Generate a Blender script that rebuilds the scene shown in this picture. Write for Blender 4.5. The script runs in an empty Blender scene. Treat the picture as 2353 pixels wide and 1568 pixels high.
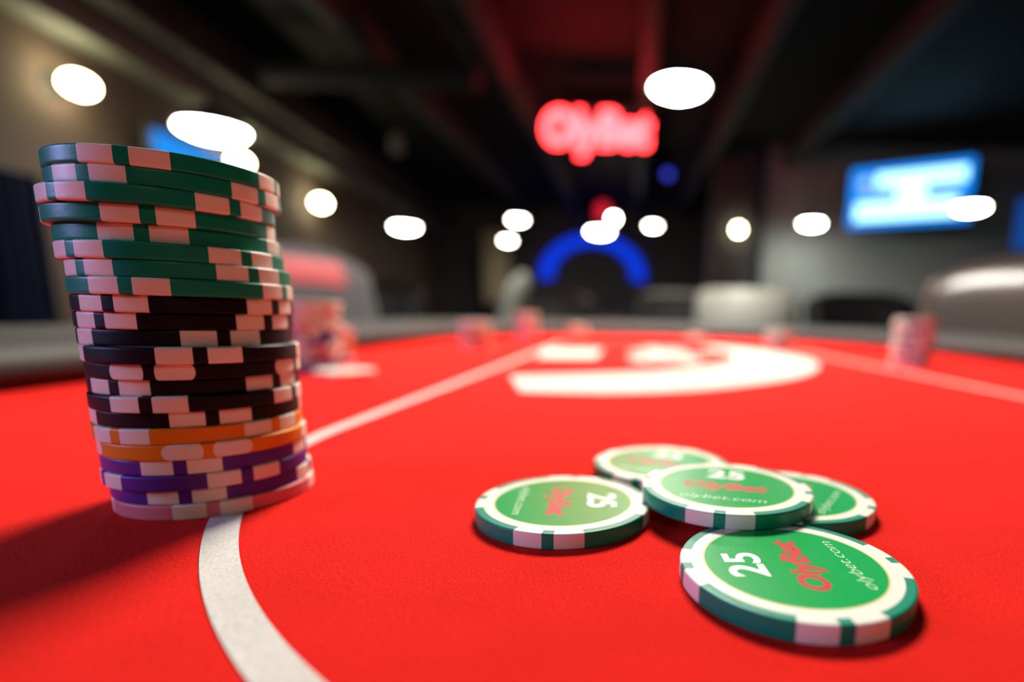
import bpy, bmesh, math, random
from mathutils import Matrix, Vector, Euler
PI = math.pi
random.seed(7)
SC = bpy.context.scene
COL = SC.collection
T = 0.76            # height of the felt above the floor
MM = 0.001

# ------------------------------------------------------------------ helpers
def tag(o, label=None, cat=None, group=None, kind=None):
    if label: o['label'] = label
    if cat: o['category'] = cat
    if group: o['group'] = group
    if kind: o['kind'] = kind
    return o

def link(name, me, parent=None):
    o = bpy.data.objects.new(name, me)
    COL.objects.link(o)
    if parent: o.parent = parent
    return o

def empty(name, loc, rz=0.0):
    o = bpy.data.objects.new(name, None)
    o.empty_display_size = 0.05
    COL.objects.link(o)
    o.location = loc
    o.rotation_euler = (0, 0, rz)
    return o

def copy_tree(o, parent=None):
    c = o.copy(); COL.objects.link(c); c.parent = parent
    for ch in list(o.children):
        copy_tree(ch, c)
    return c

def mesh_from(bm, name, mats, sharp=35):
    me = bpy.data.meshes.new(name)
    bm.normal_update()
    bm.to_mesh(me); bm.free()
    for m in (mats if isinstance(mats, (list, tuple)) else [mats]):
        me.materials.append(m)
    me.polygons.foreach_set('use_smooth', [True] * len(me.polygons))
    me.set_sharp_from_angle(angle=math.radians(sharp))
    return me

def obj(name, bm, mats, parent=None, sharp=35):
    return link(name, mesh_from(bm, name, mats, sharp), parent)

def add_box(bm, cx, cy, cz, sx, sy, sz, bevel=0.0, seg=2, rot=None):
    r = bmesh.ops.create_cube(bm, size=1.0)
    vs = r['verts']
    bmesh.ops.scale(bm, vec=(sx, sy, sz), verts=vs)
    if bevel > 0:
        es = list({e for v in vs for e in v.link_edges})
        rb = bmesh.ops.bevel(bm, geom=es, offset=bevel, segments=seg, affect='EDGES', profile=0.5)
        vs = list({v for f in rb['faces'] for v in f.verts} | {v for v in vs if v.is_valid})
    if rot is not None:
        bmesh.ops.rotate(bm, cent=(0, 0, 0), matrix=rot, verts=vs)
    bmesh.ops.translate(bm, vec=(cx, cy, cz), verts=vs)
    return vs

def add_lathe(bm, prof, seg=32, cx=0, cy=0, cz=0, mats=None, a0=0.0, a1=2 * PI):
    full = abs(a1 - a0 - 2 * PI) < 1e-6
    n = seg if full else seg + 1
    rings = []
    for (r, z) in prof:
        if r < 1e-9:
            rings.append([bm.verts.new((cx, cy, cz + z))])
        else:
            rings.append([bm.verts.new((cx + r * math.cos(a0 + (a1 - a0) * i / seg), cy + r * math.sin(a0 + (a1 - a0) * i / seg), cz + z)) for i in range(n)])
    for k in range(len(prof) - 1):
        A, B = rings[k], rings[k + 1]
        for i in range(seg):
            j = (i + 1) % n
            if len(A) == 1 and len(B) == 1: continue
            if len(A) == 1: f = bm.faces.new((A[0], B[j], B[i]))
            elif len(B) == 1: f = bm.faces.new((A[i], A[j], B[0]))
            else: f = bm.faces.new((A[i], A[j], B[j], B[i]))
            if mats: f.material_index = mats[k]
    return rings

def add_tube(bm, pts, r, seg=10, cap=True):
    pts = [Vector(p) for p in pts]
    rs = r if isinstance(r, (list, tuple)) else [r] * len(pts)
    prev = None; rings = []
    up = Vector((0, 0, 1))
    for i, p in enumerate(pts):
        d = (pts[min(i + 1, len(pts) - 1)] - pts[max(i - 1, 0)]).normalized()
        if prev is None:
            a = up if abs(d.z) < 0.95 else Vector((1, 0, 0))
            n = d.cross(a).normalized()
        else:
            n = (prev - d * prev.dot(d)).normalized()
        prev = n
        b = d.cross(n)
        rings.append([bm.verts.new(p + (n * math.cos(2 * PI * k / seg) + b * math.sin(2 * PI * k / seg)) * rs[i]) for k in range(seg)])
    for A, B in zip(rings, rings[1:]):
        for k in range(seg):
            bm.faces.new((A[k], A[(k + 1) % seg], B[(k + 1) % seg], B[k]))
    if cap:
        bm.faces.new(rings[0][::-1]); bm.faces.new(rings[-1])

# ------------------------------------------------------------------ materials
def mat(name, col, rough=0.5, metal=0.0, spec=0.5, sheen=0.0, coat=0.0, bump=None, var=None, emit=None, estr=0.0):
    m = bpy.data.materials.new(name); m.use_nodes = True
    nt = m.node_tree; b = nt.nodes['Principled BSDF']
    b.inputs['Base Color'].default_value = (*col, 1)
    b.inputs['Roughness'].default_value = rough
    b.inputs['Metallic'].default_value = metal
    b.inputs['Specular IOR Level'].default_value = spec
    b.inputs['Sheen Weight'].default_value = sheen
    b.inputs['Coat Weight'].default_value = coat
    if emit:
        b.inputs['Emission Color'].default_value = (*emit, 1)
        b.inputs['Emission Strength'].default_value = estr
    tc = None
    if bump or var:
        tc = nt.nodes.new('ShaderNodeTexCoord')
    if bump:
        sc, st, dist = bump
        n = nt.nodes.new('ShaderNodeTexNoise'); n.inputs['Scale'].default_value = sc; n.inputs['Detail'].default_value = 4
        nt.links.new(tc.outputs['Object'], n.inputs['Vector'])
        bp = nt.nodes.new('ShaderNodeBump'); bp.inputs['Strength'].default_value = st; bp.inputs['Distance'].default_value = dist
        nt.links.new(n.outputs['Fac'], bp.inputs['Height']); nt.links.new(bp.outputs['Normal'], b.inputs['Normal'])
    if var:
        sc, amt = var
        n = nt.nodes.new('ShaderNodeTexNoise'); n.inputs['Scale'].default_value = sc; n.inputs['Detail'].default_value = 5
        nt.links.new(tc.outputs['Object'], n.inputs['Vector'])
        mx = nt.nodes.new('ShaderNodeMix'); mx.data_type = 'RGBA'
        mx.inputs[6].default_value = (*[c * (1 - amt) for c in col], 1)
        mx.inputs[7].default_value = (*[min(1, c * (1 + amt)) for c in col], 1)
        nt.links.new(n.outputs['Fac'], mx.inputs[0]); nt.links.new(mx.outputs[2], b.inputs['Base Color'])
    return m

def emission(name, col, strength):
    m = bpy.data.materials.new(name); m.use_nodes = True
    nt = m.node_tree; nt.nodes.clear()
    e = nt.nodes.new('ShaderNodeEmission'); e.inputs['Color'].default_value = (*col, 1); e.inputs['Strength'].default_value = strength
    o = nt.nodes.new('ShaderNodeOutputMaterial'); nt.links.new(e.outputs[0], o.inputs['Surface'])
    return m

def felt_material(name, col, dark, spots=True):
    m = bpy.data.materials.new(name); m.use_nodes = True
    nt = m.node_tree; b = nt.nodes['Principled BSDF']; L = nt.links
    b.inputs['Roughness'].default_value = 0.95
    b.inputs['Specular IOR Level'].default_value = 0.04
    b.inputs['Sheen Weight'].default_value = 0.02
    b.inputs['Sheen Roughness'].default_value = 0.45
    tc = nt.nodes.new('ShaderNodeTexCoord')
    mp = nt.nodes.new('ShaderNodeMapping'); mp.inputs['Scale'].default_value = (1, 0.55, 1)
    mp.inputs['Rotation'].default_value = (0, 0, 0.5)
    L.new(tc.outputs['Object'], mp.inputs['Vector'])
    n1 = nt.nodes.new('ShaderNodeTexNoise'); n1.inputs['Scale'].default_value = 2600; n1.inputs['Detail'].default_value = 6; n1.inputs['Roughness'].default_value = 0.7
    n2 = nt.nodes.new('ShaderNodeTexNoise'); n2.inputs['Scale'].default_value = 60; n2.inputs['Detail'].default_value = 4
    L.new(mp.outputs[0], n1.inputs['Vector']); L.new(tc.outputs['Object'], n2.inputs['Vector'])
    r1 = nt.nodes.new('ShaderNodeMapRange'); r1.inputs['From Min'].default_value = 0.3; r1.inputs['From Max'].default_value = 0.55
    L.new(n1.outputs['Fac'], r1.inputs['Value'])
    mx = nt.nodes.new('ShaderNodeMix'); mx.data_type = 'RGBA'
    mx.inputs[6].default_value = (*dark, 1); mx.inputs[7].default_value = (*col, 1)
    L.new(r1.outputs[0], mx.inputs[0])
    mul = nt.nodes.new('ShaderNodeMix'); mul.data_type = 'RGBA'; mul.blend_type = 'MULTIPLY'; mul.inputs[0].default_value = 1
    r2 = nt.nodes.new('ShaderNodeMapRange'); r2.inputs['To Min'].default_value = 0.86; r2.inputs['To Max'].default_value = 1.1
    L.new(n2.outputs['Fac'], r2.inputs['Value'])
    L.new(mx.outputs[2], mul.inputs[6]); L.new(r2.outputs[0], mul.inputs[7])
    L.new(mul.outputs[2], b.inputs['Base Color'])
    bp = nt.nodes.new('ShaderNodeBump'); bp.inputs['Strength'].default_value = 0.55; bp.inputs['Distance'].default_value = 0.0003
    L.new(n1.outputs['Fac'], bp.inputs['Height']); L.new(bp.outputs['Normal'], b.inputs['Normal'])
    return m

M = {}
M['felt'] = felt_material('red_felt', (0.82, 0.019, 0.011), (0.40, 0.008, 0.005))
M['line'] = felt_material('white_print', (0.72, 0.70, 0.62), (0.50, 0.48, 0.42))
M['ivory'] = mat('ivory_plastic', (0.80, 0.775, 0.65), 0.40, spec=0.35, bump=(900, 0.12, 0.0002))
M['green'] = mat('green_plastic', (0.001, 0.25, 0.145), 0.36, spec=0.28, bump=(900, 0.12, 0.0002))
M['black'] = mat('black_plastic', (0.003, 0.003, 0.005), 0.42, spec=0.18, bump=(900, 0.12, 0.0002))
M['orange'] = mat('orange_plastic', (0.74, 0.24, 0.003), 0.40, spec=0.3, bump=(900, 0.12, 0.0002))
M['purple'] = mat('purple_plastic', (0.075, 0.020, 0.27), 0.40, spec=0.3, bump=(900, 0.12, 0.0002))
M['pink'] = mat('pink_plastic', (0.70, 0.20, 0.22), 0.42, spec=0.3, bump=(900, 0.12, 0.0002))
M['cream'] = mat('cream_plastic', (0.74, 0.64, 0.48), 0.42, spec=0.3)
M['redchip'] = mat('red_plastic', (0.60, 0.03, 0.03), 0.40)
M['inlay'] = mat('green_sticker', (0.001, 0.37, 0.070), 0.26, spec=0.24, bump=(3600, 0.30, 0.00012), var=(700, 0.08))
M['inlay_edge'] = mat('yellow_edge', (0.55, 0.50, 0.10), 0.5)
M['txt_white'] = mat('white_ink', (0.88, 0.88, 0.86), 0.45, bump=(3600, 0.3, 0.0001))
M['txt_red'] = mat('red_ink', (0.56, 0.008, 0.012), 0.45, spec=0.2, bump=(3600, 0.3, 0.0001))
M['txt_pale'] = mat('pale_ink', (0.60, 0.80, 0.58), 0.45)
M['leather'] = mat('grey_leather', (0.046, 0.046, 0.043), 0.55, spec=0.12, bump=(260, 0.25, 0.0008))
M['dark_leather'] = mat('black_leather', (0.006, 0.006, 0.0055), 0.5, spec=0.15, bump=(200, 0.2, 0.0008))
M['brown_leather'] = mat('brown_leather', (0.036, 0.026, 0.022), 0.30, bump=(200, 0.2, 0.0008))
M['grey_fabric'] = mat('grey_fabric', (0.040, 0.037, 0.040), 0.8, sheen=0.05, bump=(500, 0.2, 0.0008))
M['red_fabric'] = mat('red_fabric', (0.30, 0.020, 0.024), 0.6, sheen=0.05, bump=(500, 0.2, 0.0008))
M['pale_vinyl'] = mat('pale_vinyl', (0.24, 0.25, 0.21), 0.5, bump=(200, 0.15, 0.0008))
M['metal'] = mat('black_metal', (0.03, 0.03, 0.032), 0.4, metal=0.6)
M['shade'] = mat('shade_enamel', (0.055, 0.055, 0.065), 0.45)
M['wood'] = mat('dark_wood', (0.05, 0.03, 0.02), 0.5, var=(12, 0.3))
M['floor'] = mat('dark_carpet', (0.025, 0.022, 0.024), 0.95, var=(30, 0.4))
M['ceiling'] = mat('black_ceiling', (0.013, 0.012, 0.012), 0.85, var=(3, 0.3))
M['beam'] = mat('grey_beam', (0.050, 0.050, 0.048), 0.7)
M['wall_brown'] = mat('brown_plaster', (0.066, 0.046, 0.034), 0.85, var=(2, 0.12))
M['wall_grey'] = mat('grey_plaster', (0.37, 0.44, 0.44), 0.85, var=(2, 0.1))
M['wall_dark'] = mat('dark_plaster', (0.05, 0.055, 0.06), 0.85, var=(2, 0.15))
M['soffit'] = mat('dark_soffit', (0.028, 0.028, 0.027), 0.8)
M['grey_vinyl'] = mat('grey_vinyl', (0.12, 0.13, 0.11), 0.5, bump=(200, 0.15, 0.0008))
M['cornice'] = mat('grey_cornice', (0.13, 0.14, 0.12), 0.7)
M['navy'] = mat('navy_curtain', (0.010, 0.022, 0.075), 0.8)
M['lamp'] = emission('lamp_glass', (1.0, 0.94, 0.80), 80.0)
M['lamp_key'] = emission('lamp_glass_table', (1.0, 0.92, 0.82), 86.0)
M['lamp_warm'] = emission('sconce_glass', (1.0, 0.87, 0.52), 50.0)
M['neon'] = emission('red_neon', (1.0, 0.030, 0.034), 17.0)
M['blue_neon'] = emission('blue_neon', (0.003, 0.055, 1.0), 0.85)
M['tv_blue'] = emission('screen_blue', (0.0, 0.27, 1.0), 1.3)
M['tv_white'] = emission('screen_white', (0.48, 0.94, 1.0), 2.2)
M['tv_lilac'] = emission('screen_lilac', (0.35, 0.50, 1.0), 1.2)
M['tv_left'] = emission('screen_azure', (0.02, 0.30, 0.95), 1.0)
M['tv_dim'] = emission('screen_dim', (0.02, 0.18, 0.85), 0.35)
M['led_blue'] = emission('led_blue', (0.06, 0.09, 1.0), 1.2)
M['led_red'] = emission('led_red', (1.0, 0.02, 0.05), 1.0)
M['poster'] = mat('poster_paper', (0.30, 0.27, 0.17), 0.6, var=(5, 0.4))

# ------------------------------------------------------------------ poker chips
CR = 20 * MM
CT = 3.41 * MM
def chip_mesh(name, base, bulge=0.0):
    bm = bmesh.new()
    per = []           # (angle in degrees, colour of the face that follows, which boundary side)
    def seg(a, b, n, mi):
        for k in range(n): per.append((a + (b - a) * k / n, mi))
    seg(-45, -21, 5, 0); seg(-21, -3.5, 4, 1); seg(-3.5, 3.5, 2, 0); seg(3.5, 21, 4, 1); seg(21, 45, 5, 0)
    angs = [(a + 90 * q, mi, a) for q in range(4) for (a, mi) in per]
    n = len(angs)
    f = 0.45
    t = CT / MM
    prof = [(15.9, 0.0), (18.1, 0.0), (20 - f - 0.06, 0.0)]
    for k in range(6):
        th = PI / 2 * k / 5
        prof.append((20 - f + f * math.sin(th), f - f * math.cos(th)))
    for k in range(1, 8):
        prof.append((20.0, f + (t - 2 * f) * k / 8))
    for k in range(6):
        th = PI / 2 * k / 5
        prof.append((20 - f + f * math.cos(th), t - f + f * math.sin(th)))
    prof += [(20 - f - 0.06, t), (18.1, t), (15.9, t), (15.85, t - 0.05)]
    rings = []
    for (r, z) in prof:
        ring = []
        for (a, mi, loc) in angs:
            da = 0.0
            if bulge and r > 19.5:
                w = 2 * z / t - 1
                w = math.sqrt(max(0, 1 - w * w)) - 0.55
                if abs(abs(loc) - 21) < 0.01: da = bulge * w * (1 if loc > 0 else -1)
                if abs(abs(loc) - 3.5) < 0.01: da = -0.5 * bulge * w * (1 if loc > 0 else -1)
            th = math.radians(a + da)
            ring.append(bm.verts.new((r * MM * math.cos(th), r * MM * math.sin(th), z * MM)))
        rings.append(ring)
    for k in range(len(prof) - 1):
        inner = max(prof[k][0], prof[k + 1][0]) < 18.2
        for i in range(n):
            j = (i + 1) % n
            fc = bm.faces.new((rings[k][i], rings[k][j], rings[k + 1][j], rings[k + 1][i]))
            fc.material_index = 1 if inner else angs[i][1]
    fb = bm.faces.new(rings[0][::-1]); fb.material_index = 1
    ft = bm.faces.new(rings[-1]); ft.material_index = 1
    return mesh_from(bm, name, [M[base], M['ivory']], 40)

CHIP = {c: chip_mesh(c + '_chip', c) for c in ('green', 'black', 'orange', 'purple', 'pink', 'redchip', 'cream')}
CHIP['orange_round'] = chip_mesh('orange_round_chip', 'orange', 5.0)
CHIP['black_round'] = chip_mesh('black_round_chip', 'black', 3.0)

_font = {}
def text_mesh(name, body, w, h, cx, cy, z, m, bold=0.0, shear=0.0, rot=0.0, extrude=0.0):
    """flat lettering fitted to a w x h box centred on (cx, cy)"""
    cu = bpy.data.curves.new(name, 'FONT'); cu.body = body; cu.size = 1.0; cu.resolution_u = 5
    cu.offset = bold; cu.shear = shear; cu.extrude = extrude
    cu.fill_mode = 'BOTH' if extrude else 'FRONT'
    to = bpy.data.objects.new(name, cu); COL.objects.link(to)
    dg = bpy.context.evaluated_depsgraph_get(); dg.update()
    me = bpy.data.meshes.new_from_object(to.evaluated_get(dg))
    bpy.data.objects.remove(to); bpy.data.curves.remove(cu)
    xs = [v.co.x for v in me.vertices]; ys = [v.co.y for v in me.vertices]
    x0, x1, y0, y1 = min(xs), max(xs), min(ys), max(ys)
    c, s = math.cos(rot), math.sin(rot)
    for v in me.vertices:
        x = (v.co.x - (x0 + x1) / 2) * w / (x1 - x0) + cx
        y = (v.co.y - (y0 + y1) / 2) * h / (y1 - y0) + cy
        v.co = (x * c - y * s, x * s + y * c, v.co.z + z)
    me.materials.clear(); me.materials.append(m)
    me.name = name
    return me

# the lettered sticker of a chip: text reads along +x of the chip
def inlay_meshes():
    bm = bmesh.new()
    zt = CT - 0.02 * MM
    add_lathe(bm, [(15.85 * MM, zt - 0.03 * MM), (15.85 * MM, zt), (15.55 * MM, zt), (0, zt)], 96, mats=[1, 1, 0])
    ink = zt + 0.012 * MM
    return (mesh_from(bm, 'inlay_sticker', [M['inlay'], M['inlay_edge']]),
            text_mesh('printed_number', '25', 9.3 * MM, 6.8 * MM, -0.4 * MM, 8.8 * MM, ink, M['txt_white'], bold=0.022),
            text_mesh('printed_logo', 'OlyBet', 19.6 * MM, 6.6 * MM, -0.2 * MM, -1.7 * MM, ink, M['txt_red'], bold=0.04, shear=0.15),
            text_mesh('printed_web_address', 'olybet.com', 19.0 * MM, 2.9 * MM, -0.3 * MM, -10.0 * MM, ink, M['txt_pale'], bold=-0.012, shear=0.25))
INLAY = inlay_meshes()
def add_inlay(chip, rot):
    s = link('inlay_sticker', INLAY[0], chip); s.rotation_euler = (0, 0, rot)
    tag(s, 'round green sticker with a thin yellow edge')
    for nm, me, lb in zip(('printed_number', 'printed_logo', 'printed_web_address'), INLAY[1:], ('white number 25', 'red logo lettering', 'thin pale web address')):
        p = link(nm, me, s); tag(p, lb)

def chip(kind, x, y, z, phase, label, group):
    o = link('poker_chip', CHIP[kind])
    o.location = (x * MM, y * MM, T + z)
    o.rotation_euler = (0, 0, math.radians(phase))
    tag(o, label, 'poker chip', group)
    return o

# the tall leaning stack in the foreground, from the top down
STK = [[-101.65, 126.63], [-101.81, 126.88], [-102.71, 125.58], [-103.69, 126.95], [-103.65, 128.73], [-102.36, 127.18], [-101.4, 127.86], [-100.89, 127.26], [-101.74, 128.38], [-102.55, 129.24], [-102.82, 129.57], [-100.4, 127.46], [-101.45, 128.96], [-102.61, 130.14], [-101.78, 128.97], [-102.76, 130.07], [-102.37, 129.36], [-101.42, 129.27], [-101.99, 129.93], [-101.86, 129.49], [-101.99, 131.16], [-101.29, 130.67]]
PH = [287.9, 268.1, 253.4, 300.3, 293.1, 253.3, 252.7, 278.7, 267.5, 260.9, 322.5, 308.2, 282.4, 261.5, 279.3, 311.4, 258.8, 306.0, 291.3, 325.4, 289.7, 302.3]
ORD = ['', 'second', 'third', 'fourth', 'fifth', 'sixth', 'seventh', 'eighth', 'ninth', 'tenth', 'eleventh', 'twelfth', 'thirteenth', 'fourteenth', 'fifteenth', 'sixteenth']
for i in range(22):
    kind = 'green' if i < 8 else 'black' if i < 16 else 'orange' if i < 18 else 'purple' if i < 21 else 'pink'
    if i < 8:
        lb = ('topmost' if i == 0 else ORD[i] + ' from the top,' if i < 7 else 'lowest') + ' green edged poker chip in the tall foreground stack'
    elif i < 16:
        k = i - 8
        lb = ('uppermost' if k == 0 else ORD[k] + ' from the top,' if k < 7 else 'lowest') + ' black edged poker chip in the tall foreground stack'
    elif i == 16: lb = 'orange poker chip with square ended spots just under the black chips of the tall stack'
    elif i == 17: lb = 'orange poker chip with rounded spot ends resting on the purple chips of the tall stack'
    elif i < 21: lb = ('upper', 'middle', 'lower')[i - 18] + ' purple poker chip of the three near the foot of the tall foreground stack'
    else: lb = 'pink poker chip at the very bottom of the tall foreground stack on the white line'
    mk = kind
    if i == 17: mk = 'orange_round'
    if i == 12: mk = 'black_round'
    c = chip(mk, STK[i][0], STK[i][1], (21 - i) * CT, PH[i], lb, 'chips in the tall foreground stack')
    if i == 0: add_inlay(c, 0.4)

# the five loose green chips
for (x, y, lev, ph, ta, lb) in (
        (-14.23, 120.94, 0, -2.5, -87, 'green 25 poker chip lying apart at the left, text turned sideways'),
        (30.09, 90.84, 0, 6.3, 94, 'large nearest green 25 poker chip at the front right of the loose pile'),
        (10.4, 157.4, 0, -23, -22, 'blurred green 25 poker chip at the back of the loose pile'),
        (24.0, 125.0, 1, -13.5, -12.5, 'green 25 poker chip resting on top of the other loose chips'),
        (40.8, 130.2, 0, -28.6, 58, 'green poker chip at the right, half hidden under the topmost loose chip')):
    c = chip('green', x, y, lev * CT, ph, lb, 'loose green chips on the felt')
    add_inlay(c, math.radians(ta - ph))

# the far stacks
def far_stack(x, y, kinds, where, jit=1.2, z0=0):
    names = {'green': 'green', 'black': 'black', 'orange': 'orange', 'purple': 'purple', 'pink': 'pink', 'redchip': 'red', 'cream': 'cream'}
    n = len(kinds)
    for k, kd in enumerate(kinds):
        same = [q for q in range(n) if kinds[q] == kd]
        r = same.index(k)
        if len(same) == 1: pos = 'only ' + names[kd] + ' chip in ' + where
        elif r == 0: pos = 'lowest ' + names[kd] + ' chip in ' + where
        elif r == len(same) - 1: pos = 'highest ' + names[kd] + ' chip in ' + where
        else: pos = ORD[r] + ' ' + names[kd] + ' chip from the bottom of ' + where
        chip(kd, x + random.uniform(-jit, jit), y + random.uniform(-jit, jit), (z0 + k) * CT, random.uniform(0, 90), pos, 'chips in ' + where)
P_, O_, R_, K_, B_, G_, W_ = 'purple', 'orange', 'redchip', 'pink', 'black', 'green', 'cream'
far_stack(-238, 410, [P_, P_, P_, R_, K_, K_, P_, P_, P_, K_, W_, W_, K_, W_, W_], 'the blurred stack right behind the tall one', 2.5)
far_stack(-258, 466, [P_, P_, P_, O_, O_, O_, O_, K_, K_], 'the short stack behind the blurred one', 2.0)
chip(K_, -202, 386, 0, 20, 'pale pink poker chip lying flat beside the blurred stack behind the tall stack', None)
far_stack(-200, 718, [W_, K_, O_, O_, O_, O_, W_, G_, W_, W_], 'the orange stack by the left rail', 1.5)
far_stack(-186, 1000, [K_, W_, K_, W_, W_, K_, G_, W_, W_, G_, W_, G_, W_, W_], 'the slim stack at the far left', 1.5)
far_stack(-104, 1110, [K_, K_, O_, W_, W_, G_, W_], 'the low stack right of the slim one', 1.5)
far_stack(140, 1150, [O_, W_, K_], 'the lowest far stack', 1.0)
far_stack(231, 846, [K_, W_, K_, B_, W_, G_, W_, W_, G_], 'the stack right of the felt logo', 1.5)
far_stack(305, 592, [K_, W_, K_, W_, B_, K_, W_, W_, B_, W_, W_, B_, W_, G_, W_], 'the tall stack by the right rail', 1.8)

# ------------------------------------------------------------------ poker table
def stadium(r, n=180, cx=73, y0=207, y1=880):
    pts = []
    for k in range(n + 1):
        a = PI + PI * k / n
        pts.append((cx + r * math.cos(a), y0 + r * math.sin(a)))
    for k in range(1, 12):
        pts.append((cx + r, y0 + (y1 - y0) * k / 12))
    for k in range(n + 1):
        a = PI * k / n
        pts.append((cx + r * math.cos(a), y1 + r * math.sin(a)))
    for k in range(1, 12):
        pts.append((cx - r, y1 + (y0 - y1) * k / 12))
    return pts

table = empty('poker_table', (0.073, 0.5435, 0))
tag(table, 'long red felt poker table with a grey padded rail, carrying the chips', 'table')
def tb(x, y, z): return (x * MM - 0.073, y * MM - 0.5435, z)
bm = bmesh.new()
top = [bm.verts.new(tb(x, y, T)) for x, y in stadium(392)]
bot = [bm.verts.new(tb(x, y, T - 0.03)) for x, y in stadium(392)]
n = len(top)
bm.faces.new(top); bm.faces.new(bot[::-1])
for i in range(n): bm.faces.new((bot[i], bot[(i + 1) % n], top[(i + 1) % n], top[i]))
tag(obj('felt_top', bm, M['felt'], table), 'bright red felt playing surface')
# rail
bm = bmesh.new()
prof = []
for k in range(24):
    a = 2 * PI * k / 24
    r0, z0 = 440 + 54 * math.cos(a), 11 + 21 * math.sin(a)
    prof.append((r0, z0))
rings = []
for (r, z) in prof:
    rings.append([bm.verts.new(tb(x, y, T + z * MM)) for x, y in stadium(r)])
for k in range(24):
    A, B = rings[k], rings[(k + 1) % 24]
    for i in range(n): bm.faces.new((A[i], A[(i + 1) % n], B[(i + 1) % n], B[i]))
rail = obj('padded_rail', bm, M['leather'], table, 60)
tag(rail, 'grey padded leather arm rail')
bm = bmesh.new()
A = [bm.verts.new(tb(x, y, T - 0.012)) for x, y in stadium(488)]
B = [bm.verts.new(tb(x, y, T - 0.10)) for x, y in stadium(480)]
C_ = [bm.verts.new(tb(x, y, T - 0.10)) for x, y in stadium(385)]
D_ = [bm.verts.new(tb(x, y, T - 0.012)) for x, y in stadium(385)]
for P0, P1 in ((A, B), (B, C_), (C_, D_), (D_, A)):
    for i in range(n): bm.faces.new((P0[i], P1[i], P1[(i + 1) % n], P0[(i + 1) % n]))
obj('apron', bm, M['wood'], table)
for yy in (0.16, 0.93):
    bm = bmesh.new()
    add_lathe(bm, [(0.0, 0), (0.30, 0), (0.30, 0.02), (0.10, 0.06), (0.075, 0.12), (0.075, 0.55), (0.16, 0.70), (0.0, 0.70)], 32, 0, yy - 0.5435, 0)
    obj('pedestal_leg', bm, M['wood'], table)
# printed betting line
bm = bmesh.new()
zt = T + 0.25 * MM
o_ = [bm.verts.new(tb(x, y, zt)) for x, y in stadium(189.0)]
i_ = [bm.verts.new(tb(x, y, zt)) for x, y in stadium(183.0)]
for i in range(n): bm.faces.new((i_[i], o_[i], o_[(i + 1) % n], i_[(i + 1) % n]))
tag(obj('betting_line', bm, M['line'], table), 'white betting line printed on the felt')
# printed logo: a sweeping band that turns at the right and lettering inside it
def poly(name, pts, m):
    b = bmesh.new()
    f = b.faces.new([b.verts.new(tb(x, y, zt + 0.05 * MM)) for x, y in pts])
    bmesh.ops.triangulate(b, faces=[f])
    return obj(name, b, m, table)
band = [(-88, 402), (-64, 320), (-11, 322), (43, 346), (95, 392), (140, 446), (178, 516), (205, 590), (216, 680), (205, 770), (176, 850), (130, 905), (110, 850), (128, 780), (134, 700), (124, 630), (98, 560), (60, 500), (18, 458), (-30, 430)]
def smooth_loop(pts, sharp, k=6):
    out = []; n_ = len(pts)
    for i in range(n_):
        a, b, c, d = (Vector(pts[(i + q) % n_]) for q in (-1, 0, 1, 2))
        if i in sharp: a = b
        if (i + 1) % n_ in sharp: d = c
        for j in range(k):
            u = j / k
            out.append(tuple(0.5 * ((2 * b) + (c - a) * u + (2 * a - 5 * b + 4 * c - d) * u * u + (3 * b - a - 3 * c + d) * u ** 3)))
    return out
tag(poly('felt_logo_band', smooth_loop(band, (0, 1, 11, 12)), M['line']), 'white sweeping band of the printed felt logo')
bar = [(-100, 585), (-36, 600), (-36, 745), (-108, 720)]
tag(poly('felt_logo_bar', bar, M['line']), 'white bar of the printed felt logo')
lt = text_mesh('felt_logo_lettering', 'OlyBet', 0.27, 0.105, 0, 0, 0, M['line'], bold=0.05, rot=PI / 2)
lo = link('felt_logo_lettering', lt, table); lo.location = tb(52, 690, zt + 0.05 * MM)
tag(lo, 'white lettering of the printed felt logo')

# ------------------------------------------------------------------ room
def struct(name, bm, m): return tag(obj(name, bm, m), kind='structure')
bm = bmesh.new(); add_box(bm, 0.4, 5.0, -0.05, 12.4, 17.2, 0.1); struct('floor', bm, M['floor'])
bm = bmesh.new(); add_box(bm, 0.4, 5.0, 3.35, 12.4, 17.2, 0.1); struct('ceiling', bm, M['ceiling'])
bm = bmesh.new(); add_box(bm, 0.4, 13.15, 1.65, 12.4, 0.1, 3.3); struct('wall_back', bm, M['wall_dark'])
bm = bmesh.new(); add_box(bm, 6.0, 5.0, 1.65, 0.1, 16.2, 3.3); struct('wall_right', bm, M['wall_dark'])
# left wall runs slightly outwards
LA = math.atan2(0.75, 9.5)
LROT = Matrix.Rotation(LA, 3, 'Z')
def lw(s, off, z):
    """point at distance s along the left wall, off metres in front of it"""
    return Vector((-3.42, 0, 0)) + LROT @ Vector((off, s, 0)) + Vector((0, 0, z))
bm = bmesh.new(); add_box(bm, 0, 0, 0, 0.1, 17.0, 3.3, rot=LROT); bmesh.ops.translate(bm, vec=lw(5.0, -0.05, 1.65), verts=bm.verts); struct('wall_left', bm, M['wall_brown'])
bm = bmesh.new(); add_box(bm, 0, 0, 0, 0.22, 16.6, 0.20, 0.015, rot=LROT); bmesh.ops.translate(bm, vec=lw(4.9, 0.11, 2.58), verts=bm.verts); struct('trim_1', bm, M['cornice'])
bm = bmesh.new(); add_box(bm, 0, 0, 0, 0.40, 16.6, 0.16, 0.01, rot=LROT); bmesh.ops.translate(bm, vec=lw(4.9, 0.20, 2.78), verts=bm.verts); struct('trim_2', bm, M['soffit'])
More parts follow.
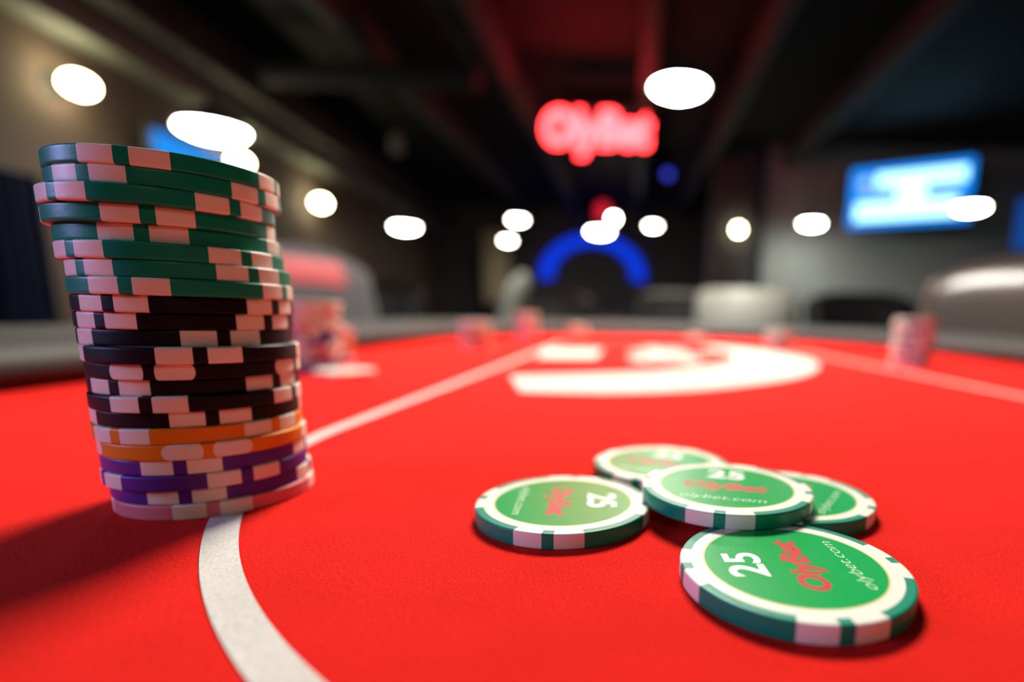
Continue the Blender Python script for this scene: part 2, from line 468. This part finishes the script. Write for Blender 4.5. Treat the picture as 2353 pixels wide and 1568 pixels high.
# partition at the right rear and its dark pillar
bm = bmesh.new(); add_box(bm, 3.95, 8.46, 1.65, 4.0, 0.12, 3.3); struct('wall_right_rear', bm, M['wall_grey'])
bm = bmesh.new(); add_box(bm, 1.50, 8.45, 1.65, 0.62, 0.5, 3.3, 0.01); tag(obj('pillar', bm, M['wall_dark']), kind='structure')
# ceiling beams along the room, one cross duct
for k, bx in enumerate((-2.35, -1.22, 0.12, 1.08, 2.22)):
    bm = bmesh.new(); add_box(bm, bx, 5.0, 3.13, 0.14, 16.0, 0.30, 0.01)
    struct('trim_%d' % (k + 3), bm, M['beam'])
bm = bmesh.new(); add_tube(bm, [(-3.3, 5.3, 2.86), (-1.4, 5.3, 2.86)], 0.10, 16)
for xx in (-3.0, -2.3, -1.6): add_tube(bm, [(xx, 5.27, 2.86), (xx, 5.33, 2.86)], 0.112, 16)
add_tube(bm, [(-2.6, 5.3, 2.95), (-2.6, 5.3, 3.3)], 0.008, 8)
tag(obj('ventilation_duct', bm, M['soffit']), 'grey ventilation duct crossing under the dark ceiling at the upper left', 'duct')

# ------------------------------------------------------------------ lamps
def pendant_parts(root, r, zc, lamp_m, top):
    """shade and glowing bowl hung at local z=0, cord up to 'top'"""
    bm = bmesh.new()
    add_lathe(bm, [(r * 1.0, 0.0), (r * 1.03, 0.004), (r * 0.98, 0.03), (r * 0.80, r * 0.42), (r * 0.45, r * 0.66), (r * 0.16, r * 0.74), (r * 0.14, r * 1.1), (0.0, r * 1.12)], 40)
    add_lathe(bm, [(r * 0.97, 0.004), (r * 0.95, 0.03), (r * 0.0, 0.035)], 40)
    obj('lamp_shade', bm, M['shade'], root)
    bm = bmesh.new()
    add_lathe(bm, [(0.0, -r * 0.24), (r * 0.30, -r * 0.225), (r * 0.62, -r * 0.16), (r * 0.85, -r * 0.06), (r * 0.93, 0.006), (0.0, 0.012)], 40)
    tag(obj('glass_bowl', bm, lamp_m, root), 'glowing white glass bowl')
    bm = bmesh.new(); add_tube(bm, [(0, 0, r * 1.1), (0, 0, top)], 0.006, 8)
    obj('cord', bm, M['metal'], root)
    bm = bmesh.new(); add_lathe(bm, [(0.0, top), (0.05, top), (0.05, top - 0.02), (0.02, top - 0.04), (0.0, top - 0.04)], 20)
    obj('ceiling_rose', bm, M['metal'], root)

def pendant(x, y, z, r, label, m='lamp'):
    t = empty('pendant_lamp', (x, y, z))
    tag(t, label, 'lamp', 'pendant lamps')
    pendant_parts(t, r, z, M[m], 3.3 - z)
    return t
pendant(-2.82, 3.9, 1.96, 0.205, 'large glowing pendant lamp above the tall chip stack')
pendant(0.29, 3.9, 2.29, 0.185, 'large glowing pendant lamp to the right of the red neon sign')
pendant(-3.04, 7.6, 1.91, 0.165, 'glowing pendant lamp right of the last wall lamp on the brown wall')
pendant(-1.89, 9.4, 2.33, 0.125, 'upper of two small pendant lamps left of the blue arch')
pendant(-2.41, 11.0, 2.20, 0.11, 'lower of two small pendant lamps left of the blue arch')
pendant(-0.53, 9.4, 2.17, 0.19, 'wide pendant lamp hanging in front of the top of the blue arch')
pendant(0.37, 10.0, 2.38, 0.105, 'small pendant lamp just right of the blue arch')
pendant(2.40, 7.6, 2.08, 0.14, 'pendant lamp left of the wall screen, lighting the pale wall')
pendant(3.66, 6.2, 2.05, 0.165, 'pendant lamp overlapping the right corner of the wall screen')
pendant(0.0, 1.22, T + 1.12, 0.29, 'pendant lamp hanging over the red poker table above the picture', 'lamp_key')
# bare bulb
t = empty('pendant_bulb', (-0.32, 9.9, 2.47)); tag(t, 'small round bulb above the wide pendant lamp at the blue arch', 'lamp')
bm = bmesh.new(); bmesh.ops.create_uvsphere(bm, u_segments=20, v_segments=12, radius=0.05); obj('glass_globe', bm, M['lamp'], t)
bm = bmesh.new(); add_lathe(bm, [(0.0, 0.11), (0.02, 0.11), (0.025, 0.04), (0.0, 0.035)], 16); obj('lamp_holder', bm, M['metal'], t)
bm = bmesh.new(); add_tube(bm, [(0, 0, 0.1), (0, 0, 0.83)], 0.005, 8); obj('cord', bm, M['metal'], t)
# unlit spotlight
t = empty('ceiling_spotlight', (-2.45, 6.0, 2.48)); tag(t, 'small unlit spotlight hanging left of the red sign', 'lamp')
bm = bmesh.new(); add_lathe(bm, [(0.0, 0.10), (0.045, 0.10), (0.06, 0.06), (0.06, -0.07), (0.05, -0.07), (0.045, 0.0), (0.0, 0.0)], 24); obj('lamp_head', bm, M['pale_vinyl'], t)
bm = bmesh.new(); add_tube(bm, [(0, 0, 0.10), (0, 0, 0.82)], 0.01, 8); obj('stem', bm, M['metal'], t)

def wall_lamp(s, z, label):
    p = lw(s, 0.0, z)
    t = empty('wall_lamp', p, LA)
    tag(t, label, 'lamp', 'wall lamps on the brown wall')
    bm = bmesh.new()
    rings = add_lathe(bm, [(0.0, 0.0), (0.075, 0.0), (0.075, 0.02), (0.03, 0.025), (0.03, 0.07), (0.0, 0.07)], 24)
    bmesh.ops.rotate(bm, cent=(0, 0, 0), matrix=Matrix.Rotation(PI / 2, 3, 'Y'), verts=bm.verts)
    obj('wall_plate', bm, M['metal'], t)
    bm = bmesh.new(); bmesh.ops.create_uvsphere(bm, u_segments=28, v_segments=16, radius=0.095)
    bmesh.ops.scale(bm, vec=(0.8, 1.0, 0.62), verts=bm.verts)
    bmesh.ops.translate(bm, vec=(0.155, 0, 0), verts=bm.verts)
    tag(obj('glass_globe', bm, M['lamp_warm'], t), 'glowing warm glass globe')
for (s, z, lb) in ((3.78, 2.18, 'wall lamp glowing at the upper left corner on the brown wall'),
                   (5.42, 2.14, 'wall lamp half hidden behind the top of the tall chip stack'),
                   (7.0, 2.08, 'farthest wall lamp on the brown wall, right of the tall stack')):
    wall_lamp(s, z, lb)
# up and down light on the pillar
t = empty('pillar_lamp', (1.52, 8.2, 2.06)); tag(t, 'round lamp on the dark pillar right of the blue arch', 'lamp')
bm = bmesh.new(); add_box(bm, 0, -0.03, 0, 0.08, 0.06, 0.12, 0.01); obj('wall_plate', bm, M['metal'], t)
bm = bmesh.new(); bmesh.ops.create_uvsphere(bm, u_segments=20, v_segments=12, radius=0.05); bmesh.ops.translate(bm, vec=(0, -0.11, 0), verts=bm.verts); obj('glass_globe', bm, M['lamp_warm'], t)
# small coloured lights far back
t = empty('blue_indicator_light', (0.54, 9.0, 3.0)); tag(t, 'tiny blue light under the ceiling right of the red sign', 'light')
bm = bmesh.new(); add_lathe(bm, [(0.0, 0.28), (0.07, 0.28), (0.09, 0.05), (0.0, 0.05)], 20); obj('housing', bm, M['metal'], t)
bm = bmesh.new(); bmesh.ops.create_uvsphere(bm, u_segments=16, v_segments=10, radius=0.06); obj('lens', bm, M['led_blue'], t)
t = empty('red_indicator_light', (-0.57, 11.0, 2.80)); tag(t, 'dim red light above the lamps at the blue arch', 'light')
bm = bmesh.new(); add_tube(bm, [(0, 0, 0.05), (0, 0, 0.5)], 0.02, 10); obj('stem', bm, M['metal'], t)
bm = bmesh.new(); add_lathe(bm, [(0.0, -0.16), (0.09, -0.15), (0.13, 0.0), (0.09, 0.12), (0.0, 0.13)], 20); obj('lens', bm, M['led_red'], t)

# ------------------------------------------------------------------ signs and screens
sg = empty('neon_sign', (-0.37, 5.9, 2.62)); tag(sg, 'red glowing neon word sign hanging under the dark ceiling', 'sign')
me = text_mesh('neon_lettering', 'OlyBet', 1.08, 0.44, 0, 0, 0, M['neon'], bold=0.045, shear=0.12, extrude=0.03)
ne = link('neon_lettering', me, sg); ne.rotation_euler = (PI / 2, 0, 0); ne.location = (0, -0.05, -0.02)
bm = bmesh.new(); add_box(bm, 0.0, 0.03, 0.30, 0.74, 0.14, 0.20, 0.01); obj('sign_box', bm, M['metal'], sg)
for xx in (-0.3, 0.0, 0.3):
    bm = bmesh.new(); add_tube(bm, [(xx, 0.0, -0.10), (xx, 0.0, 0.25)], 0.012, 8); obj('bracket', bm, M['metal'], sg)
for xx in (-0.3, 0.3):
    bm = bmesh.new(); add_tube(bm, [(xx, 0.03, 0.39), (xx, 0.03, 0.68)], 0.01, 8); obj('hanger', bm, M['metal'], sg)

ar = empty('blue_arch_sign', (-0.89, 13.02, 1.68)); tag(ar, 'blue glowing arch sign on the dark back wall', 'sign')
bm = bmesh.new()
N = 40
def archpt(a, r, y): return (r * 1.02 * math.cos(a), y, r * 0.80 * math.sin(a))
fr = []
for k in range(N + 1):
    a = math.radians(-4 + 188 * k / N)
    fr.append([bm.verts.new(archpt(a, 1.20, -0.05)), bm.verts.new(archpt(a, 0.90, -0.05)), bm.verts.new(archpt(a, 0.90, 0.0)), bm.verts.new(archpt(a, 1.20, 0.0))])
for A, B in zip(fr, fr[1:]):
    for k in range(4): bm.faces.new((A[k], A[(k + 1) % 4], B[(k + 1) % 4], B[k]))
bm.faces.new(fr[0]); bm.faces.new(fr[-1][::-1])
tag(obj('glowing_arch', bm, M['blue_neon'], ar), 'saturated blue luminous arch')
bm = bmesh.new()
add_lathe(bm, [(0.0, -0.04), (0.80, -0.04), (0.80, 0.0), (0.0, 0.0)], 40)
bmesh.ops.rotate(bm, cent=(0, 0, 0), matrix=Matrix.Rotation(PI / 2, 3, 'X'), verts=bm.verts)
bmesh.ops.scale(bm, vec=(1, 0.5, 0.72), verts=bm.verts)
obj('backing_panel', bm, M['wall_dark'], ar)

def screen(name, loc, w, h, yaw, tilt, label, m, gfx=True):
    t = empty(name, loc); t.rotation_euler = (tilt, 0, yaw); tag(t, label, 'screen')
    bm = bmesh.new(); add_box(bm, 0, 0.04, 0, w + 0.05, 0.07, h + 0.05, 0.008); obj('bezel', bm, M['metal'], t)
    bm = bmesh.new(); add_box(bm, 0, 0.0, 0, w, 0.012, h); s = obj('display', bm, m, t)
    bm = bmesh.new(); add_box(bm, 0, 0.12, 0, 0.2, 0.12, 0.2, 0.01); obj('mount', bm, M['metal'], t)
    if gfx:
        def bar(x0, x1, z0, z1, mm):
            b = bmesh.new(); add_box(b, (x0 + x1) / 2 * w, -0.009, (z0 + z1) / 2 * h, (x1 - x0) * w, 0.004, (z1 - z0) * h); obj('caption_bar', b, mm, s)
        bar(-0.28, 0.44, 0.16, 0.38, M['tv_white'])
        bar(-0.44, 0.40, -0.40, -0.10, M['tv_white'])
        bar(-0.10, 0.14, -0.10, 0.16, M['tv_white'])
        bar(-0.40, -0.11, 0.00, 0.08, M['tv_lilac']); bar(0.15, 0.40, 0.00, 0.08, M['tv_lilac'])
        b = bmesh.new(); add_lathe(b, [(0, 0), (0.10 * h, 0), (0.10 * h, 0.004), (0, 0.004)], 24); bmesh.ops.rotate(b, cent=(0, 0, 0), matrix=Matrix.Rotation(PI / 2, 3, 'X'), verts=b.verts); bmesh.ops.translate(b, vec=(-0.38 * w, -0.009, 0.25 * h), verts=b.verts); obj('round_badge', b, M['tv_lilac'], s)
    return t
screen('television_screen', (3.60, 7.50, 2.46), 1.44, 0.75, -0.55, -0.02, 'bright blue and white television screen on the right rear wall', M['tv_blue'])
p = lw(4.78, 0.22, 1.80)
screen('television_screen', p, 1.02, 0.56, PI / 2 + LA, 0.0, 'blue television screen on the brown wall behind the tall stack', M['tv_left'], False)
screen('television_screen', (4.90, 6.75, 2.02), 0.62, 0.60, -0.9, 0.0, 'blue screen cut off by the right edge of the picture', M['tv_dim'], False)

# poster and leaning truss in the back
t = empty('wall_poster', (-2.92, 12.2, 1.75)); tag(t, 'dim yellowish upright banner near the back left of the room', 'banner')
bm = bmesh.new(); add_box(bm, 0, 0, 0.05, 0.55, 0.02, 1.5); obj('banner_sheet', bm, M['poster'], t)
bm = bmesh.new(); add_box(bm, 0, 0.03, -0.86, 0.60, 0.30, 0.06, 0.01); add_tube(bm, [(0, 0.03, -0.84), (0, 0.03, 0.85)], 0.015, 8); add_tube(bm, [(0, 0.03, -1.75), (0, 0.03, -0.84)], 0.03, 8); obj('banner_stand', bm, M['metal'], t)
t = empty('curtain', lw(3.05, 0.06, 0)); t.rotation_euler = (0, 0, LA); tag(t, 'dark navy curtain at the far left behind the rail', 'curtain')
bm = bmesh.new()
vs = []
for k in range(61):
    s = -0.45 + 0.9 * k / 60
    vs.append((bm.verts.new((0.03 * math.sin(k * 1.3), s, 0.02)), bm.verts.new((0.03 * math.sin(k * 1.3), s, 1.55))))
for A, B in zip(vs, vs[1:]): bm.faces.new((A[0], B[0], B[1], A[1]))
bmesh.ops.solidify(bm, geom=bm.faces[:], thickness=0.006)
obj('drape', bm, M['navy'], t)
bm = bmesh.new(); add_tube(bm, [(0, -0.5, 1.56), (0, 0.5, 1.56)], 0.014, 10); obj('rod', bm, M['metal'], t)

# ------------------------------------------------------------------ chairs
def casino_chair(x, y, yaw, main, band, w, h, label):
    """faces +y of its own frame; backrest at -y"""
    t = empty('casino_chair', (x, y, 0), yaw); tag(t, label, 'chair', 'chairs around the tables')
    bm = bmesh.new(); add_box(bm, 0, -0.01, 0.47, w, 0.40, 0.10, 0.04, 4); obj('seat', bm, main, t)
    # backrest: a curved padded slab
    bm = bmesh.new()
    nx, nz = 16, 14
    z0, z1 = 0.50, h
    def sh(u, v, side):
        xx = (u - 0.5) * w
        e = abs(u - 0.5) * 2
        top = z1 - 0.055 * e ** 4
        zz = z0 + (top - z0) * v
        th = 0.045 * (0.6 if main == M['grey_vinyl'] else 1.0) * math.sqrt(max(0.0, 1 - max(0, (e - 0.75) / 0.25) ** 2) * max(0.0, 1 - max(0, (v - 0.86) / 0.14) ** 2)) + 0.004
        yy = -0.25 - 0.10 * v + 0.05 * e * e
        return (xx, yy + side * th, zz)
    F = [[bm.verts.new(sh(i / nx, k / nz, 1)) for i in range(nx + 1)] for k in range(nz + 1)]
    Bk = [[bm.verts.new(sh(i / nx, k / nz, -1)) for i in range(nx + 1)] for k in range(nz + 1)]
    for k in range(nz):
        for i in range(nx):
            bm.faces.new((F[k][i + 1], F[k][i], F[k + 1][i], F[k + 1][i + 1]))
            bm.faces.new((Bk[k][i], Bk[k][i + 1], Bk[k + 1][i + 1], Bk[k + 1][i]))
        bm.faces.new((F[k][0], Bk[k][0], Bk[k + 1][0], F[k + 1][0])); bm.faces.new((Bk[k][nx], F[k][nx], F[k + 1][nx], Bk[k + 1][nx]))
    for i in range(nx):
        bm.faces.new((F[nz][i], Bk[nz][i], Bk[nz][i + 1], F[nz][i + 1])); bm.faces.new((Bk[0][i], F[0][i], F[0][i + 1], Bk[0][i + 1]))
    bmesh.ops.recalc_face_normals(bm, faces=bm.faces[:])
    obj('backrest', bm, main, t, 70)
    if band is not None:
        bm = bmesh.new()
        G = []
        for side in (1, -1):
            G.append([[bm.verts.new(Vector(sh(0.20 + 0.66 * i / nx, 0.80 + 0.13 * k / 4, side)) + Vector((0, side * 0.004, 0))) for i in range(nx + 1)] for k in range(5)])
        for si, g in enumerate(G):
            for k in range(4):
                for i in range(nx):
                    q = (g[k][i + 1], g[k][i], g[k + 1][i], g[k + 1][i + 1])
                    bm.faces.new(q if si == 0 else q[::-1])
        tag(obj('head_panel', bm, band, t, 70), 'contrasting upper back panel')
    for sx in (-1, 1):
        for sy in (-1, 1):
            bm = bmesh.new(); add_tube(bm, [(sx * w * 0.42, -0.01 + sy * 0.16, 0.44), (sx * w * 0.46, -0.01 + sy * 0.19, 0.0)], [0.018, 0.013], 10)
            obj('leg', bm, M['metal'], t)
    return t
def face(x, y, tx, ty): return math.atan2(ty - y, tx - x) - PI / 2
def place_chair(bx, by, tx, ty, m, b, w, h, lb):
    """(bx, by) is where the middle of the backrest stands; the chair faces (tx, ty)"""
    yaw = face(bx, by, tx, ty)
    off = Matrix.Rotation(yaw, 3, 'Z') @ Vector((0, 0.30, 0))
    return casino_chair(bx + off.x, by + off.y, yaw, M[m], M[b] if b else None, w, h, lb)
CH = [(-0.80, 1.27, 0.0, 0.85, 'grey_fabric', 'red_fabric', 0.46, 0.955, 'grey chair with a red upper panel behind the left rail'),
      (0.83, 1.15, 0.17, 0.82, 'brown_leather', None, 0.48, 0.955, 'brown leather chair with a shiny top behind the right rail'),
      (1.04, 2.50, 0.98, 1.7, 'dark_leather', None, 0.50, 0.94, 'black chair right of the pale round tub chair'),
      (0.22, 2.85, 0.15, 2.0, 'dark_leather', None, 0.46, 0.94, 'black chair behind the far rail, left of the pale tub chair'),
      (-0.42, 3.05, -0.3, 2.2, 'dark_leather', None, 0.46, 0.93, 'black chair behind the low stack at the far end of the table'),
      (-1.24, 2.66, -0.85, 1.9, 'dark_leather', None, 0.48, 0.95, 'black chair right of the grey chair with the red panel'),
      (-1.95, 3.30, -1.2, 2.4, 'dark_leather', None, 0.48, 0.98, 'black chair farthest back on the left side'),
      (-0.44, 2.05, -1.42, 1.84, 'grey_vinyl', None, 0.40, 0.955, 'grey chair turned sideways behind the slim far left chip stack, seen edge-on'),
      (1.65, 3.00, 1.3, 2.2, 'dark_leather', None, 0.48, 0.92, 'black chair farthest back on the right side')]
for c_ in CH: place_chair(*c_)
# round tub chair seen from its back
t = empty('tub_chair', (0.415, 1.98, 0), 0.15); tag(t, 'pale round backed tub chair at the far end of the red table', 'chair', 'chairs around the tables')
bm = bmesh.new()
add_lathe(bm, [(0.165, 0.30), (0.175, 0.32), (0.180, 0.80), (0.176, 0.885), (0.160, 0.905), (0.130, 0.90), (0.125, 0.85), (0.125, 0.46), (0.125, 0.30), (0.165, 0.30)], 40, a0=PI * 0.93, a1=PI * 2.07)
bmesh.ops.holes_fill(bm, edges=bm.edges[:])
obj('backrest', bm, M['pale_vinyl'], t, 50)
bm = bmesh.new(); add_lathe(bm, [(0.0, 0.30), (0.160, 0.30), (0.165, 0.32), (0.165, 0.42), (0.15, 0.455), (0.0, 0.465)], 40); obj('seat', bm, M['dark_leather'], t)
bm = bmesh.new(); add_lathe(bm, [(0.0, 0.0), (0.17, 0.0), (0.17, 0.012), (0.03, 0.04), (0.03, 0.30), (0.0, 0.30)], 24); obj('pedestal', bm, M['metal'], t)

# second table further back
t2 = empty('poker_table', (0.3, 5.0, 0)); tag(t2, 'dark poker table further back in the room', 'table')
bm = bmesh.new(); add_lathe(bm, [(0.0, 0.74), (0.50, 0.74), (0.50, 0.76), (0.0, 0.76)], 48); bmesh.ops.scale(bm, vec=(2.0, 1.0, 1.0), verts=bm.verts); obj('felt_top', bm, M['navy'], t2)
bm = bmesh.new()
rg = add_lathe(bm, [(0.50 + 0.05 + 0.05 * math.cos(2 * PI * k / 12), 0.765 + 0.022 * math.sin(2 * PI * k / 12)) for k in range(13)], 48); bmesh.ops.scale(bm, vec=(1.9, 1.0, 1.0), verts=bm.verts); obj('padded_rail', bm, M['leather'], t2, 60)
bm = bmesh.new(); add_lathe(bm, [(0.0, 0.0), (0.35, 0.0), (0.35, 0.02), (0.08, 0.06), (0.08, 0.70), (0.3, 0.74), (0.0, 0.74)], 32); obj('pedestal_leg', bm, M['wood'], t2)

# ------------------------------------------------------------------ light
w = bpy.data.worlds.new('room_air'); SC.world = w; w.use_nodes = True
w.node_tree.nodes['Background'].inputs['Color'].default_value = (0.75, 0.85, 1.0, 1)
w.node_tree.nodes['Background'].inputs['Strength'].default_value = 0.02
def area(name, loc, target, size, col, power, shape='DISK'):
    l = bpy.data.lights.new(name, 'AREA'); l.shape = shape; l.size = size; l.color = col; l.energy = power
    o = bpy.data.objects.new(name, l); COL.objects.link(o); o.location = loc
    o.rotation_euler = (Vector(target) - Vector(loc)).to_track_quat('-Z', 'Y').to_euler()
    return o
# added fill behind the camera for front faces; unseen blue screens on the left
area('rear_fill_light', (0.9, -2.6, 2.5), (0, 0.1, T), 0.4, (1.0, 0.84, 0.74), 8.0)
area('blue_screen_light', (-1.5, -0.35, 1.25), (-0.1, 0.13, T + 0.04), 0.5, (0.42, 0.45, 1.0), 15.0)

# ------------------------------------------------------------------ camera
cd = bpy.data.cameras.new('camera'); cam = bpy.data.objects.new('camera', cd); COL.objects.link(cam)
cd.sensor_width = 36.0; cd.sensor_fit = 'HORIZONTAL'
cd.lens = 1249.2 * 36.0 / 2353.0
cd.shift_x = (1176.5 - 1441.37) / 2353.0
cd.shift_y = (948.70 - 784.0) / 2353.0
cd.clip_start = 0.004; cd.clip_end = 100
cd.dof.use_dof = True; cd.dof.focus_distance = 0.103; cd.dof.aperture_fstop = 4.9
cam.matrix_world = Matrix.Translation((0, 0, T + 0.04596)) @ Matrix.Rotation(PI / 2 - 0.17561, 4, 'X') @ Matrix.Rotation(0.024418, 4, 'Z')
SC.camera = cam
SC.view_settings.view_transform = 'Standard'
SC.view_settings.look = 'None'
SC.view_settings.exposure = 0.0
SC.view_settings.gamma = 1.0
SC.view_settings.use_curve_mapping = False
